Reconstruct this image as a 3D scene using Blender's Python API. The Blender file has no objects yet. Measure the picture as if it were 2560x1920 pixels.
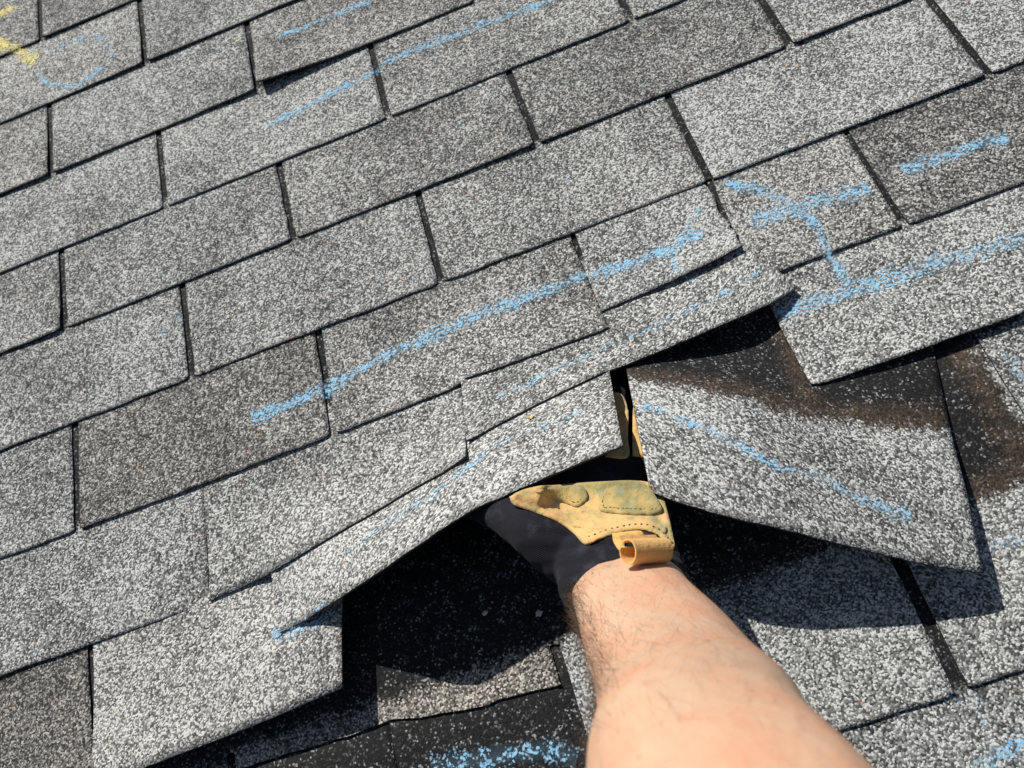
import bpy, bmesh, math, random
from mathutils import Vector, Matrix, noise
from mathutils.bvhtree import BVHTree
from mathutils.geometry import delaunay_2d_cdt

# All measures are in the roof's own frame, in metres: u along the courses (to the right),
# w up the slope, n out of the roof.  ROOF turns that frame into the world (a 25 degree pitch).
PITCH = math.radians(25)
ROOF = Matrix.Rotation(PITCH, 4, 'X')
CAM = {'pos': [0.0123, -1.0875, 0.7173], 'right': [0.93624, -0.286225, -0.20379], 'up': [0.34273, 0.871711, 0.350222], 'fwd': [-0.077404, 0.397737, -0.914229]}
SLOT = {'0,0': (-0.5453, -0.5453, -0.0052), '1,0': (-0.3876, -0.3899, -0.1367), '2,-1': (-0.5409, -0.5425, -0.2648), '2,0': (-0.2384, -0.242, -0.2647), '3,-1': (-0.3865, -0.39, -0.394), '3,0': (-0.0851, -0.0895, -0.3921), '3,1': (0.2224, 0.2224, -0.3875), '4,-2': (-0.5367, -0.5381, -0.5099), '4,-1': (-0.2366, -0.2379, -0.5092), '4,0': (0.0653, 0.0655, -0.5089), '4,1': (0.3631, 0.3631, -0.5108), '5,-2': (-0.3835, -0.3863, -0.6381), '5,-1': (-0.0821, -0.0865, -0.6371), '5,0': (0.22, 0.219, -0.6341), '5,1': (0.5161, 0.5186, -0.6392), '6,-3': (-0.5345, -0.5382, -0.7665), '6,-2': (-0.233, -0.2396, -0.7622), '6,0': (0.3651, 0.3657, -0.7662), '7,-3': (-0.3858, -0.3967, -0.8876)}
OFF = {-3: -1.0074, -2: -0.8552, -1: -0.703, 0: -0.5508, 1: -0.3935, 2: -0.2435, 3: -0.0869, 4: 0.0649, 5: 0.2202, 6: 0.3703, 7: 0.5179, 8: 0.6668, 9: 0.819, 10: 0.9712, 11: 1.1234, 12: 1.2756, 13: 1.4278}
LIFT_L = [
    [[-0.3264, -0.7133, 0.002], [-0.3102, -0.7112, 0.002], [-0.2442, -0.7192, 0.002], [-0.2031, -0.7295, 0.002], [-0.1684, -0.7217, 0.002], [-0.1044, -0.7016, 0.002], [-0.0652, -0.6989, 0.002], [-0.0076, -0.7009, 0.002], [0.058, -0.7016, 0.002]],
    [[-0.3264, -0.7683, 0.003], [-0.3102, -0.7662, 0.0032], [-0.2442, -0.7742, 0.0045], [-0.2033, -0.7845, 0.006], [-0.1688, -0.7767, 0.0075], [-0.1052, -0.7566, 0.0095], [-0.0668, -0.7539, 0.0105], [-0.01, -0.7559, 0.0112], [0.0548, -0.7566, 0.0115]],
    [[-0.3264, -0.8233, 0.01], [-0.3102, -0.8212, 0.011], [-0.2442, -0.8292, 0.016], [-0.2038, -0.8395, 0.022], [-0.1698, -0.8317, 0.028], [-0.1072, -0.8116, 0.036], [-0.0708, -0.8089, 0.04], [-0.016, -0.8109, 0.043], [0.0468, -0.8116, 0.044]],
    [[-0.3264, -0.884, 0.02], [-0.3102, -0.8818, 0.0225], [-0.2442, -0.8844, 0.046], [-0.2043, -0.8887, 0.062], [-0.1708, -0.8813, 0.0675], [-0.1092, -0.8635, 0.072], [-0.0748, -0.861, 0.0755], [-0.022, -0.8612, 0.081], [0.0388, -0.8606, 0.0835]],
    [[-0.3264, -0.9447, 0.022], [-0.3102, -0.9423, 0.026], [-0.2442, -0.9396, 0.068], [-0.2048, -0.938, 0.094], [-0.1718, -0.9309, 0.099], [-0.1112, -0.9154, 0.1], [-0.0788, -0.9131, 0.103], [-0.028, -0.9115, 0.111], [0.0308, -0.9095, 0.115]],
]
LIFT_R = [
    [[0.0848, -0.711, 0.002], [0.1163, -0.726, 0.002], [0.1531, -0.7456, 0.002], [0.183, -0.763, 0.002], [0.2144, -0.7858, 0.002], [0.2565, -0.8139, 0.002], [0.3043, -0.8346, 0.002], [0.3434, -0.8503, 0.002]],
    [[0.0724, -0.7697, 0.008], [0.1029, -0.7845, 0.0079], [0.1388, -0.8039, 0.0077], [0.1677, -0.821, 0.0076], [0.1981, -0.8435, 0.0074], [0.2392, -0.8713, 0.0073], [0.2861, -0.8918, 0.0071], [0.3243, -0.9071, 0.007]],
    [[0.06, -0.8284, 0.047], [0.0896, -0.843, 0.047], [0.1244, -0.8621, 0.046], [0.1523, -0.879, 0.043], [0.1818, -0.9012, 0.038], [0.2219, -0.9288, 0.028], [0.2679, -0.949, 0.02], [0.3051, -0.964, 0.012]],
    [[0.0495, -0.8884, 0.077], [0.0723, -0.9028, 0.0767], [0.1049, -0.9227, 0.0729], [0.1405, -0.9439, 0.0651], [0.1783, -0.9689, 0.0549], [0.2141, -0.9918, 0.0436], [0.2531, -1.01, 0.0343], [0.2841, -1.0234, 0.026]],
    [[0.039, -0.9484, 0.097], [0.0551, -0.9625, 0.097], [0.0854, -0.9833, 0.091], [0.1287, -1.0088, 0.079], [0.1749, -1.0366, 0.064], [0.2063, -1.0549, 0.052], [0.2383, -1.0711, 0.042], [0.263, -1.0828, 0.034]],
]
C7_MID = [
    [[-0.09, -0.615, 0.0029], [-0.03, -0.615, 0.0029], [0.045, -0.615, 0.0029], [0.125, -0.615, 0.0029], [0.195, -0.615, 0.0029], [0.222, -0.615, 0.0029]],
    [[-0.09, -0.7, 0.0042], [-0.03, -0.7, 0.0042], [0.045, -0.7, 0.0042], [0.125, -0.7, 0.0042], [0.195, -0.7, 0.0042], [0.222, -0.7, 0.0042]],
    [[-0.0927, -0.745, 0.019], [-0.0311, -0.745, 0.0168], [0.0471, -0.745, 0.0155], [0.1272, -0.745, 0.0146], [0.2006, -0.745, 0.0122], [0.2289, -0.745, 0.0108]],
    [[-0.0962, -0.7959, 0.04], [-0.0326, -0.7901, 0.033], [0.0498, -0.784, 0.029], [0.1301, -0.7804, 0.026], [0.208, -0.7746, 0.0185], [0.2381, -0.7701, 0.0143]],
    [[-0.0989, -0.8409, 0.064], [-0.0338, -0.8293, 0.05], [0.0519, -0.8171, 0.042], [0.1323, -0.8097, 0.036], [0.2136, -0.7983, 0.021], [0.2451, -0.7892, 0.0125]],
]
C7_LEFT = [
    [[-0.3915, -0.615, 0.0029], [-0.322, -0.615, 0.0029], [-0.255, -0.615, 0.0029], [-0.18, -0.615, 0.0029], [-0.125, -0.615, 0.0029], [-0.097, -0.615, 0.0029]],
    [[-0.3915, -0.7, 0.0042], [-0.322, -0.7, 0.0042], [-0.255, -0.7, 0.0042], [-0.18, -0.7, 0.0042], [-0.125, -0.7, 0.0042], [-0.097, -0.7, 0.0042]],
    [[-0.3915, -0.762, 0.0052], [-0.322, -0.762, 0.0063], [-0.255, -0.762, 0.0078], [-0.18, -0.762, 0.0109], [-0.125, -0.762, 0.0134], [-0.097, -0.762, 0.0151]],
    [[-0.3948, -0.8307, 0.0063], [-0.3219, -0.8287, 0.0094], [-0.2521, -0.825, 0.014], [-0.1772, -0.8201, 0.0233], [-0.1257, -0.818, 0.0308], [-0.0993, -0.8155, 0.0359]],
    [[-0.3982, -0.8869, 0.0075], [-0.3218, -0.8832, 0.015], [-0.2492, -0.8765, 0.026], [-0.1745, -0.8676, 0.048], [-0.1263, -0.8637, 0.066], [-0.1015, -0.8594, 0.078]],
]
C6_TORN = [
    [[0.067, -0.49, 0.0029], [0.105, -0.49, 0.0029], [0.145, -0.49, 0.0029], [0.185, -0.49, 0.0029], [0.213, -0.49, 0.0029]],
    [[0.067, -0.6, 0.0047], [0.105, -0.6, 0.0047], [0.145, -0.6, 0.0047], [0.185, -0.6, 0.0047], [0.213, -0.6, 0.0047]],
    [[0.067, -0.65, 0.0063], [0.105, -0.65, 0.0067], [0.145, -0.65, 0.007], [0.185, -0.65, 0.0069], [0.213, -0.65, 0.0064]],
    [[0.0644, -0.7, 0.009], [0.1036, -0.7, 0.0105], [0.1436, -0.7, 0.0115], [0.184, -0.7, 0.011], [0.2153, -0.7, 0.0095]],
    [[0.0619, -0.7411, 0.013], [0.1023, -0.739, 0.016], [0.1422, -0.7369, 0.018], [0.1829, -0.7319, 0.017], [0.2176, -0.7257, 0.014]],
]
C8_LEFT = [
    [[-0.531, -0.74, 0.0029], [-0.45, -0.74, 0.0029], [-0.355, -0.74, 0.0029], [-0.285, -0.74, 0.0029], [-0.25, -0.74, 0.0029]],
    [[-0.531, -0.83, 0.0044], [-0.45, -0.83, 0.0044], [-0.355, -0.83, 0.0044], [-0.285, -0.83, 0.0044], [-0.25, -0.83, 0.0044]],
    [[-0.531, -0.9, 0.006], [-0.45, -0.9, 0.0078], [-0.355, -0.9, 0.0119], [-0.285, -0.9, 0.0202], [-0.25, -0.9, 0.0273]],
    [[-0.5335, -0.959, 0.0087], [-0.4619, -0.959, 0.0175], [-0.3639, -0.9574, 0.0257], [-0.296, -0.9557, 0.0328], [-0.2601, -0.9547, 0.0368]],
    [[-0.536, -1.018, 0.016], [-0.4737, -1.018, 0.026], [-0.3728, -1.0149, 0.032], [-0.3071, -1.0114, 0.036], [-0.2703, -1.0094, 0.038]],
]
C9_WORN = [[-0.4359, -1.0444], [-0.3781, -1.0439], [-0.3349, -1.0446], [-0.3079, -1.045], [-0.2813, -1.0468], [-0.2452, -1.0449], [-0.2199, -1.05], [-0.1942, -1.0526], [-0.1736, -1.0568], [-0.1566, -1.0579], [-0.1432, -1.0565], [-0.1308, -1.0583], [-0.11, -1.0603], [-0.0875, -1.0629]]
CHALK = [
    ['thin blue chalk line near the top edge of the roof view', 'b', 0.009, 0.75, [[-0.2008, -0.1915], [-0.172, -0.1913], [-0.1387, -0.1919], [-0.1057, -0.1925], [-0.0662, -0.1931]]],
    ['long blue chalk line crossing two upper shingle courses', 'b', 0.013, 0.62, [[-0.2371, -0.3329], [-0.2167, -0.3257], [-0.191, -0.3244], [-0.1453, -0.3174], [-0.0938, -0.3127], [-0.0731, -0.3048], [-0.0287, -0.3022], [0.0084, -0.3032], [0.0569, -0.3065], [0.0931, -0.3082], [0.1521, -0.3137]]],
    ['longest blue chalk line ending in an arrow above the lifted shingles', 'b', 0.015, 0.72, [[-0.3253, -0.711], [-0.2928, -0.7112], [-0.244, -0.7089], [-0.2053, -0.7033], [-0.1724, -0.6988], [-0.1291, -0.6951], [-0.0755, -0.6912], [-0.0233, -0.691], [0.0225, -0.6929], [0.0589, -0.691], [0.0931, -0.6971], [0.1223, -0.6997], [0.1522, -0.6988], [0.1747, -0.6913], [0.188, -0.6944]]],
    ['blue chalk stroke forming the head of the arrow', 'b', 0.009, 0.5, [[0.1973, -0.6658], [0.1723, -0.685], [0.1546, -0.7027], [0.1471, -0.7198], [0.1501, -0.7354], [0.1596, -0.7468]]],
    ['blue chalk stroke of a cross running down the slope', 'b', 0.014, 0.7, [[0.2306, -0.6442], [0.2519, -0.6618], [0.2751, -0.6881], [0.2885, -0.7123], [0.2923, -0.7405], [0.2903, -0.7653], [0.2915, -0.7826], [0.2908, -0.7987]]],
    ['blue chalk stroke of a cross running along the course', 'b', 0.016, 0.75, [[0.237, -0.6965], [0.2637, -0.7027], [0.2918, -0.7049], [0.3191, -0.7086], [0.3562, -0.711]]],
    ['blue chalk dash on the dark shingle at the right', 'b', 0.014, 0.75, [[0.3923, -0.7052], [0.4155, -0.706], [0.4418, -0.7096], [0.4705, -0.7083], [0.4971, -0.7123]]],
    ['wide blue chalk line along the right edge above the hole', 'b', 0.018, 0.62, [[0.2201, -0.8111], [0.2504, -0.8058], [0.2859, -0.809], [0.3172, -0.8101], [0.3432, -0.8122], [0.3747, -0.8119], [0.4004, -0.814], [0.43, -0.8164], [0.463, -0.8203]]],
    ['faint blue chalk line on the raised tab above the hand', 'b', 0.01, 0.42, [[-0.0652, -0.8032], [-0.0447, -0.7981], [-0.0059, -0.7943], [0.0233, -0.7895], [0.0744, -0.7852], [0.1126, -0.7791], [0.1408, -0.7764], [0.1847, -0.7699], [0.2228, -0.759]]],
    ['faint blue chalk line along the lifted left tab', 'b', 0.009, 0.42, [[-0.2337, -0.8993], [-0.2014, -0.8945], [-0.1697, -0.888], [-0.1328, -0.8807], [-0.082, -0.8619], [-0.048, -0.8586], [-0.0164, -0.8584], [0.0102, -0.857]]],
    ['blue chalk smudge beside the torn slit', 'b', 0.012, 0.6, [[-0.3321, -0.9409], [-0.3169, -0.9459], [-0.302, -0.9464], [-0.2813, -0.9434], [-0.2614, -0.9385]]],
    ['blue chalk line along the lifted right tab', 'b', 0.012, 0.5, [[0.0589, -0.8685], [0.0775, -0.8826], [0.1015, -0.9065], [0.1215, -0.9268], [0.1365, -0.9472], [0.1509, -0.96], [0.1784, -0.9799], [0.1938, -0.9971], [0.2074, -1.0094], [0.2315, -1.025]]],
    ['lower arc of the blue chalk circle', 'b', 0.01, 0.72, [[-0.5557, -0.071], [-0.5441, -0.0909], [-0.5281, -0.1066], [-0.5037, -0.1237], [-0.4822, -0.1251], [-0.4638, -0.1194], [-0.4544, -0.109]]],
    ['upper arc of the blue chalk circle', 'b', 0.01, 0.5, [[-0.5319, -0.0396], [-0.519, -0.037], [-0.498, -0.0341], [-0.476, -0.0393], [-0.4583, -0.049], [-0.4451, -0.0676], [-0.4376, -0.0903], [-0.4376, -0.106]]],
    ['thick blue chalk patch at the bottom edge beside the arm', 'b', 0.022, 0.55, [[-0.2189, -1.0967], [-0.1931, -1.0959], [-0.1643, -1.0989], [-0.1403, -1.1029], [-0.1167, -1.1074], [-0.0943, -1.1205]]],
    ['blue chalk patch in the bottom right corner', 'b', 0.022, 0.5, [[0.1977, -1.2089], [0.2124, -1.2082], [0.2278, -1.206], [0.2431, -1.2039]]],
    ['blue chalk smudge by the right edge below the hole', 'b', 0.014, 0.42, [[0.2814, -1.0671], [0.2978, -1.0655], [0.3212, -1.0648]]],
    ['faint blue chalk smudge on the shingle at the far right', 'b', 0.02, 0.3, [[0.3852, -0.9175], [0.3834, -0.9359], [0.3811, -0.9582]]],
    ['faint blue smudge near the bottom right slot', 'b', 0.02, 0.2, [[0.2061, -1.1588], [0.2188, -1.1696], [0.2233, -1.188]]],
    ['yellow chalk mark at the left edge', 'y', 0.018, 0.92, [[-0.6245, 0.0329], [-0.6019, 0.0108], [-0.5832, -0.0061], [-0.5725, -0.0244], [-0.5544, -0.0408]]],
    ['yellow chalk spot in the top left corner', 'y', 0.018, 0.85, [[-0.6235, 0.0878], [-0.5998, 0.0869], [-0.5918, 0.0927]]],
    ['small white scuff near the curled corner', 'w', 0.007, 0.5, [[-0.2852, -0.2178], [-0.2759, -0.2184], [-0.2669, -0.2171], [-0.2514, -0.2167]]],
    ['white scuff at the top edge', 'w', 0.006, 0.45, [[-0.4447, -0.0002], [-0.4382, 0.006], [-0.427, 0.0137]]],
    ['pale blue spot on a middle course', 'b', 0.004, 0.95, [[-0.0125, -0.4392], [-0.0095, -0.4408]]],
    ['pale blue spot on an upper course', 'b', 0.003, 0.9, [[0.2022, -0.488], [0.2041, -0.4889]]],
    ['yellow spot left of the curled corner', 'y', 0.003, 0.9, [[-0.2585, -0.1636], [-0.256, -0.165]]],
    ['faint blue smudge on a left course', 'b', 0.022, 0.12, [[-0.416, -0.4902], [-0.4036, -0.4888], [-0.3912, -0.4874]]],
    ['faint blue smudge on a middle left course', 'b', 0.03, 0.06, [[-0.4313, -0.5747], [-0.4003, -0.5623], [-0.3827, -0.5632]]],
    ['faint blue smudge on a central course', 'b', 0.014, 0.16, [[0.0693, -0.5657], [0.0894, -0.5706]]],
]
ARM = [
    [[0.0073, -0.9839, 0.0681], [0.024, -0.0027, -0.0032], [0.0023, 0.0095, 0.0092]],
    [[0.0002, -1.0038, 0.0903], [0.033, -0.0029, -0.0041], [0.0028, 0.0165, 0.011]],
    [[-0.003, -1.0186, 0.1225], [0.0413, -0.0042, -0.0053], [0.004, 0.0248, 0.0116]],
    [[-0.001, -1.0366, 0.1608], [0.0413, -0.0065, -0.0063], [0.0061, 0.0255, 0.0136]],
    [[0.0048, -1.0629, 0.2021], [0.0436, -0.0097, -0.0079], [0.0091, 0.0284, 0.0155]],
    [[0.0099, -1.088, 0.2489], [0.0442, -0.0138, -0.0097], [0.0125, 0.031, 0.0132]],
    [[0.0124, -1.1075, 0.3], [0.0465, -0.0158, -0.0108], [0.0143, 0.035, 0.0104]],
    [[0.0096, -1.1219, 0.3635], [0.0461, -0.0141, -0.01], [0.0136, 0.0341, 0.0144]],
    [[0.013, -1.15, 0.4], [0.0524, -0.016, -0.0114], [0.0164, 0.0318, 0.0306]],
    [[0.016, -1.195, 0.436], [0.0515, -0.0157, -0.0112], [0.015, 0.0224, 0.0375]],
    [[0.03, -1.265, 0.462], [0.0496, -0.0152, -0.0108], [0.0132, 0.0146, 0.04]],
    [[0.05, -1.36, 0.485], [0.0487, -0.0149, -0.0106], [0.0126, 0.0131, 0.0397]],
    [[0.07, -1.48, 0.52], [0.0515, -0.0157, -0.0112], [0.0135, 0.0144, 0.0418]],
]
GLOVE = [
    [[-0.0047, -1.0194, 0.1192], [0.0465, -0.0054, -0.0063], [0.0059, 0.016, 0.0294]],
    [[-0.0064, -1.0059, 0.1122], [0.0474, -0.0062, -0.0067], [0.0059, 0.0135, 0.0294]],
    [[-0.0053, -0.9893, 0.1055], [0.0467, -0.0064, -0.0067], [0.0055, 0.0147, 0.0244]],
    [[-0.0035, -0.9722, 0.0912], [0.0476, -0.0082, -0.0076], [0.0056, 0.013, 0.0211]],
    [[-0.001, -0.9545, 0.0829], [0.0493, -0.0114, -0.0091], [0.0055, 0.0074, 0.0207]],
    [[0.0038, -0.9363, 0.0764], [0.048, -0.0128, -0.0096], [0.0047, 0.0039, 0.0182]],
    [[0.0098, -0.9195, 0.0726], [0.0451, -0.0128, -0.0094], [0.0031, -0.0004, 0.0155]],
    [[0.0138, -0.9077, 0.0752], [0.0423, -0.0129, -0.0092], [0.0019, -0.0025, 0.0122]],
    [[0.0159, -0.9019, 0.0753], [0.0402, -0.0123, -0.0087], [0.0016, -0.0007, 0.0084]],
]
FINGERS = [
    [[0.043, -0.92, 0.0656, 0.0122], [0.0506, -0.8988, 0.0589, 0.0114], [0.0623, -0.8699, 0.042, 0.011], [0.0692, -0.85, 0.0304, 0.0098]],
    [[0.0221, -0.9112, 0.0691, 0.0122], [0.0286, -0.8857, 0.0577, 0.0112], [0.0381, -0.855, 0.0396, 0.011], [0.0455, -0.8341, 0.0284, 0.0098]],
    [[0.0004, -0.904, 0.0718, 0.012], [0.004, -0.8798, 0.0536, 0.0112], [0.0096, -0.8548, 0.0356, 0.0108], [0.0133, -0.84, 0.0242, 0.0098]],
    [[-0.0209, -0.9024, 0.0787, 0.0122], [-0.0211, -0.8799, 0.0622, 0.0112], [-0.0196, -0.8589, 0.045, 0.0108], [-0.0181, -0.8459, 0.033, 0.0098]],
]
THUMB = [[-0.0408, -0.9756, 0.101, 0.024], [-0.0559, -0.9519, 0.1061, 0.0235], [-0.0744, -0.9304, 0.0907, 0.019], [-0.0953, -0.9118, 0.0765, 0.0145], [-0.1114, -0.8982, 0.0663, 0.0125]]
GDIR = [-0.0164, 0.2037, -0.9789]
PALM = [[-0.0679, -0.928, 0.159], [-0.0662, -0.9347, 0.156], [-0.0514, -0.9456, 0.15], [-0.0375, -0.9567, 0.144], [-0.0278, -0.9692, 0.1377], [-0.0221, -0.9781, 0.1333], [-0.0121, -0.9778, 0.1327], [0.002, -0.9773, 0.1317], [0.0174, -0.98, 0.1292], [0.0277, -0.9845, 0.1264], [0.0339, -0.9912, 0.1229], [0.0362, -0.9994, 0.1192], [0.0398, -0.9984, 0.1193], [0.0433, -0.9859, 0.1244], [0.0465, -0.9732, 0.1297], [0.0483, -0.9601, 0.1352], [0.0464, -0.9527, 0.1386], [0.0328, -0.9455, 0.1429], [0.0064, -0.9381, 0.1483], [-0.0271, -0.9303, 0.1546], [-0.0514, -0.9269, 0.1581]]
PADB = [[-0.0006, -0.9411, 0.1476], [0.0023, -0.9392, 0.1482], [0.0096, -0.9394, 0.1475], [0.023, -0.9425, 0.145], [0.0342, -0.9466, 0.1423], [0.0393, -0.9523, 0.1394], [0.0418, -0.9598, 0.1359], [0.043, -0.968, 0.1322], [0.0423, -0.9726, 0.1303], [0.0375, -0.9745, 0.1299], [0.0279, -0.972, 0.1318], [0.0134, -0.9668, 0.1352], [-0.0007, -0.9608, 0.1391], [-0.0039, -0.9578, 0.1406], [-0.0037, -0.9545, 0.1421], [-0.0004, -0.95, 0.1438]]
PADS = [[-0.0458, -0.9313, 0.1557], [-0.0346, -0.9307, 0.155], [-0.0175, -0.9339, 0.1522], [-0.0105, -0.9364, 0.1505], [-0.0087, -0.9413, 0.1482], [-0.0093, -0.9466, 0.146], [-0.0135, -0.9497, 0.145], [-0.0184, -0.951, 0.1448], [-0.0217, -0.95, 0.1456], [-0.0276, -0.9454, 0.148], [-0.0362, -0.9394, 0.1514]]
STITCHB = [[0.002, -0.9466, 0.145], [0.0013, -0.9512, 0.1431], [-0.0004, -0.9555, 0.1414], [0.0006, -0.9585, 0.14], [0.0082, -0.9615, 0.138], [0.0194, -0.9656, 0.1353], [0.0307, -0.9694, 0.1327], [0.0374, -0.9711, 0.1314], [0.0404, -0.97, 0.1316]]
STITCHS = [[-0.0399, -0.9331, 0.1544], [-0.0324, -0.9392, 0.1512], [-0.0253, -0.9444, 0.1483], [-0.0202, -0.9481, 0.1463], [-0.0155, -0.9474, 0.1462], [-0.0124, -0.945, 0.1469]]
HEM = [[-0.0195, -0.9762, 0.134], [-0.0084, -0.9758, 0.1332], [0.0043, -0.976, 0.132], [0.0181, -0.9782, 0.1299], [0.0276, -0.9821, 0.1274], [0.0337, -0.988, 0.1243], [0.0368, -0.9958, 0.1207]]
FOLD = [[-0.0252, -0.9608, 0.1411], [-0.0191, -0.964, 0.1392], [-0.0093, -0.9688, 0.1363], [0.0072, -0.9735, 0.1329], [0.0255, -0.978, 0.1294], [0.0387, -0.9865, 0.1246]]
CUFFTRIM = [[-0.0497, -1.012, 0.121], [-0.0366, -1.0057, 0.1226], [-0.022, -1.001, 0.1234], [-0.0083, -0.9987, 0.1232], [0.0064, -0.9988, 0.122], [0.02, -1.0013, 0.1197], [0.0309, -1.0063, 0.1166], [0.0369, -1.0132, 0.1131], [0.0404, -1.0211, 0.1094]]
FLAP = [[-0.0006, -0.9765, 0.1322], [0.02, -0.9808, 0.1286], [0.0186, -0.9872, 0.126], [0.0064, -0.9848, 0.128], [0.0044, -0.9917, 0.1252], [0.0007, -0.9899, 0.1263], [-0.0017, -0.983, 0.1295]]
FLEATH = [
    [[0.0363, -0.9094, 0.0708], [0.0556, -0.9153, 0.0666], [0.065, -0.8957, 0.0743], [0.0724, -0.8747, 0.0828], [0.071, -0.8657, 0.0869], [0.0613, -0.8628, 0.089], [0.0538, -0.869, 0.0869], [0.0446, -0.8895, 0.0788]],
    [[0.0145, -0.9035, 0.0752], [0.0323, -0.909, 0.0713], [0.0395, -0.8918, 0.0782], [0.048, -0.8711, 0.0865], [0.0505, -0.8564, 0.0927], [0.0462, -0.8504, 0.0956], [0.0381, -0.8518, 0.0957], [0.0279, -0.865, 0.0908], [0.019, -0.8855, 0.0826]],
]
TAB = {'a': [0.0064, -1.002, 0.1862], 'b': [0.0312, -1.0041, 0.1547]}
MISC = {'leaf': [-0.0357, -0.8426, 0.08], 'flake': [[-0.1376, -0.9836, 0.009], [-0.0896, -0.9991, 0.009]]}
SUN = [0.2466, -0.7253, -0.6428]

# ------------------------------------------------------------------ camera, sky, sun, exposure
scene = bpy.context.scene
cd = bpy.data.cameras.new('camera')
cam = bpy.data.objects.new('camera', cd)
scene.collection.objects.link(cam)
r_, u_, f_ = Vector(CAM['right']), Vector(CAM['up']), Vector(CAM['fwd'])
rot = Matrix((r_, u_, -f_)).transposed().to_4x4()
cam.matrix_world = ROOF @ Matrix.Translation(CAM['pos']) @ rot
cd.sensor_width = 36
cd.lens = 27.04
cd.clip_start = 0.01
cd.clip_end = 200
cd.dof.use_dof = True
cd.dof.focus_distance = 0.69
cd.dof.aperture_fstop = 9.0
scene.camera = cam

sun_dir = (ROOF.to_3x3() @ Vector(SUN)).normalized()      # the way the light travels
to_sun = -sun_dir
elev = math.asin(to_sun.z)
azim = math.atan2(to_sun.x, to_sun.y)
world = bpy.data.worlds.new('World')
scene.world = world
world.use_nodes = True
wn = world.node_tree
sky = wn.nodes.new('ShaderNodeTexSky')
sky.sky_type = 'NISHITA'
sky.sun_disc = False
sky.sun_elevation = elev
sky.sun_rotation = azim
wn.links.new(sky.outputs[0], wn.nodes['Background'].inputs[0])
wn.nodes['Background'].inputs[1].default_value = 0.06
sd = bpy.data.lights.new('sun', 'SUN')
sd.energy = 5.0
sd.angle = math.radians(0.53)
sd.color = (1.0, 0.965, 0.91)
sun = bpy.data.objects.new('sun', sd)
scene.collection.objects.link(sun)
sun.rotation_euler = sun_dir.to_track_quat('-Z', 'Y').to_euler()
vs = scene.view_settings
vs.view_transform = 'Standard'
vs.look = 'None'
vs.exposure = 0.15
vs.gamma = 1
vs.use_curve_mapping = False

# ------------------------------------------------------------------ helpers
col = scene.collection
rng = random.Random(7)

def link(name, me, parent=None, mats=(), **props):
    o = bpy.data.objects.new(name, me)
    col.objects.link(o)
    for m in mats:
        me.materials.append(m)
    if parent is not None:
        o.parent = parent
    else:
        o.matrix_world = ROOF
    for k, v in props.items():
        o[k] = v
    return o

def cr(p0, p1, p2, p3, t):
    """Catmull-Rom"""
    return 0.5 * ((2 * p1) + (p2 - p0) * t + (2 * p0 - 5 * p1 + 4 * p2 - p3) * t * t + (3 * p1 - p0 - 3 * p2 + p3) * t ** 3)

def spline(pts, m):
    pts = [Vector(p) for p in pts]
    ext = [2 * pts[0] - pts[1]] + pts + [2 * pts[-1] - pts[-2]]
    out = []
    n = len(pts) - 1
    for i in range(m + 1):
        x = i / m * n
        k = min(int(x), n - 1)
        out.append(cr(*ext[k:k + 4], x - k))
    return out

def spline_even(pts, step):
    dense = spline(pts, 40 * (len(pts) - 1))
    acc = [0.0]
    for a, b in zip(dense, dense[1:]):
        acc.append(acc[-1] + (b - a).length)
    m = max(2, int(acc[-1] / step))
    out, j = [], 0
    for i in range(m + 1):
        s = acc[-1] * i / m
        while j < len(acc) - 2 and acc[j + 1] < s:
            j += 1
        t = (s - acc[j]) / max(1e-9, acc[j + 1] - acc[j])
        out.append(dense[j].lerp(dense[j + 1], t))
    return out

# ------------------------------------------------------------------ materials
class Nodes:
    def __init__(self, name):
        self.m = bpy.data.materials.new(name)
        self.m.use_nodes = True
        self.t = self.m.node_tree
        self.p = self.t.nodes['Principled BSDF']
    def n(self, kind, **kw):
        x = self.t.nodes.new('ShaderNode' + kind)
        for k, v in kw.items():
            setattr(x, k, v)
        return x
    def l(self, a, b):
        self.t.links.new(a, b)
    def put(self, sock, v):
        if isinstance(v, bpy.types.NodeSocket):
            self.l(v, sock)
        else:
            sock.default_value = v
    def math(self, op, a, b=0.0, c=0.0, clamp=False):
        x = self.n('Math', operation=op, use_clamp=clamp)
        self.put(x.inputs[0], a); self.put(x.inputs[1], b); self.put(x.inputs[2], c)
        return x.outputs[0]
    def mix(self, f, a, b, blend='MIX'):
        x = self.n('Mix', data_type='RGBA', blend_type=blend)
        self.put(x.inputs[0], f); self.put(x.inputs[6], a); self.put(x.inputs[7], b)
        return x.outputs[2]
    def step(self, v, lo, hi, a=0.0, b=1.0):
        x = self.n('MapRange', interpolation_type='SMOOTHSTEP')
        self.put(x.inputs[0], v)
        for i, q in zip((1, 2, 3, 4), (lo, hi, a, b)):
            self.put(x.inputs[i], q)
        return x.outputs[0]
    def ramp(self, v, stops, interp='LINEAR'):
        x = self.n('ValToRGB')
        e = x.color_ramp
        e.interpolation = interp
        while len(e.elements) < len(stops):
            e.elements.new(0.5)
        for q, (pos, c) in zip(e.elements, stops):
            q.position = pos
            q.color = (c, c, c, 1) if not isinstance(c, (tuple, list)) else (*c, 1)
        self.l(v, x.inputs[0])
        return x.outputs[0]
    def noise(self, vec, scale, detail=2.0, rough=0.5, dim='3D'):
        x = self.n('TexNoise', noise_dimensions=dim)
        self.l(vec, x.inputs['Vector'])
        x.inputs['Scale'].default_value = scale
        x.inputs['Detail'].default_value = detail
        x.inputs['Roughness'].default_value = rough
        return x.outputs[0]
    def attr(self, name, kind='OBJECT'):
        x = self.n('Attribute', attribute_type=kind, attribute_name=name)
        return x

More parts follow.
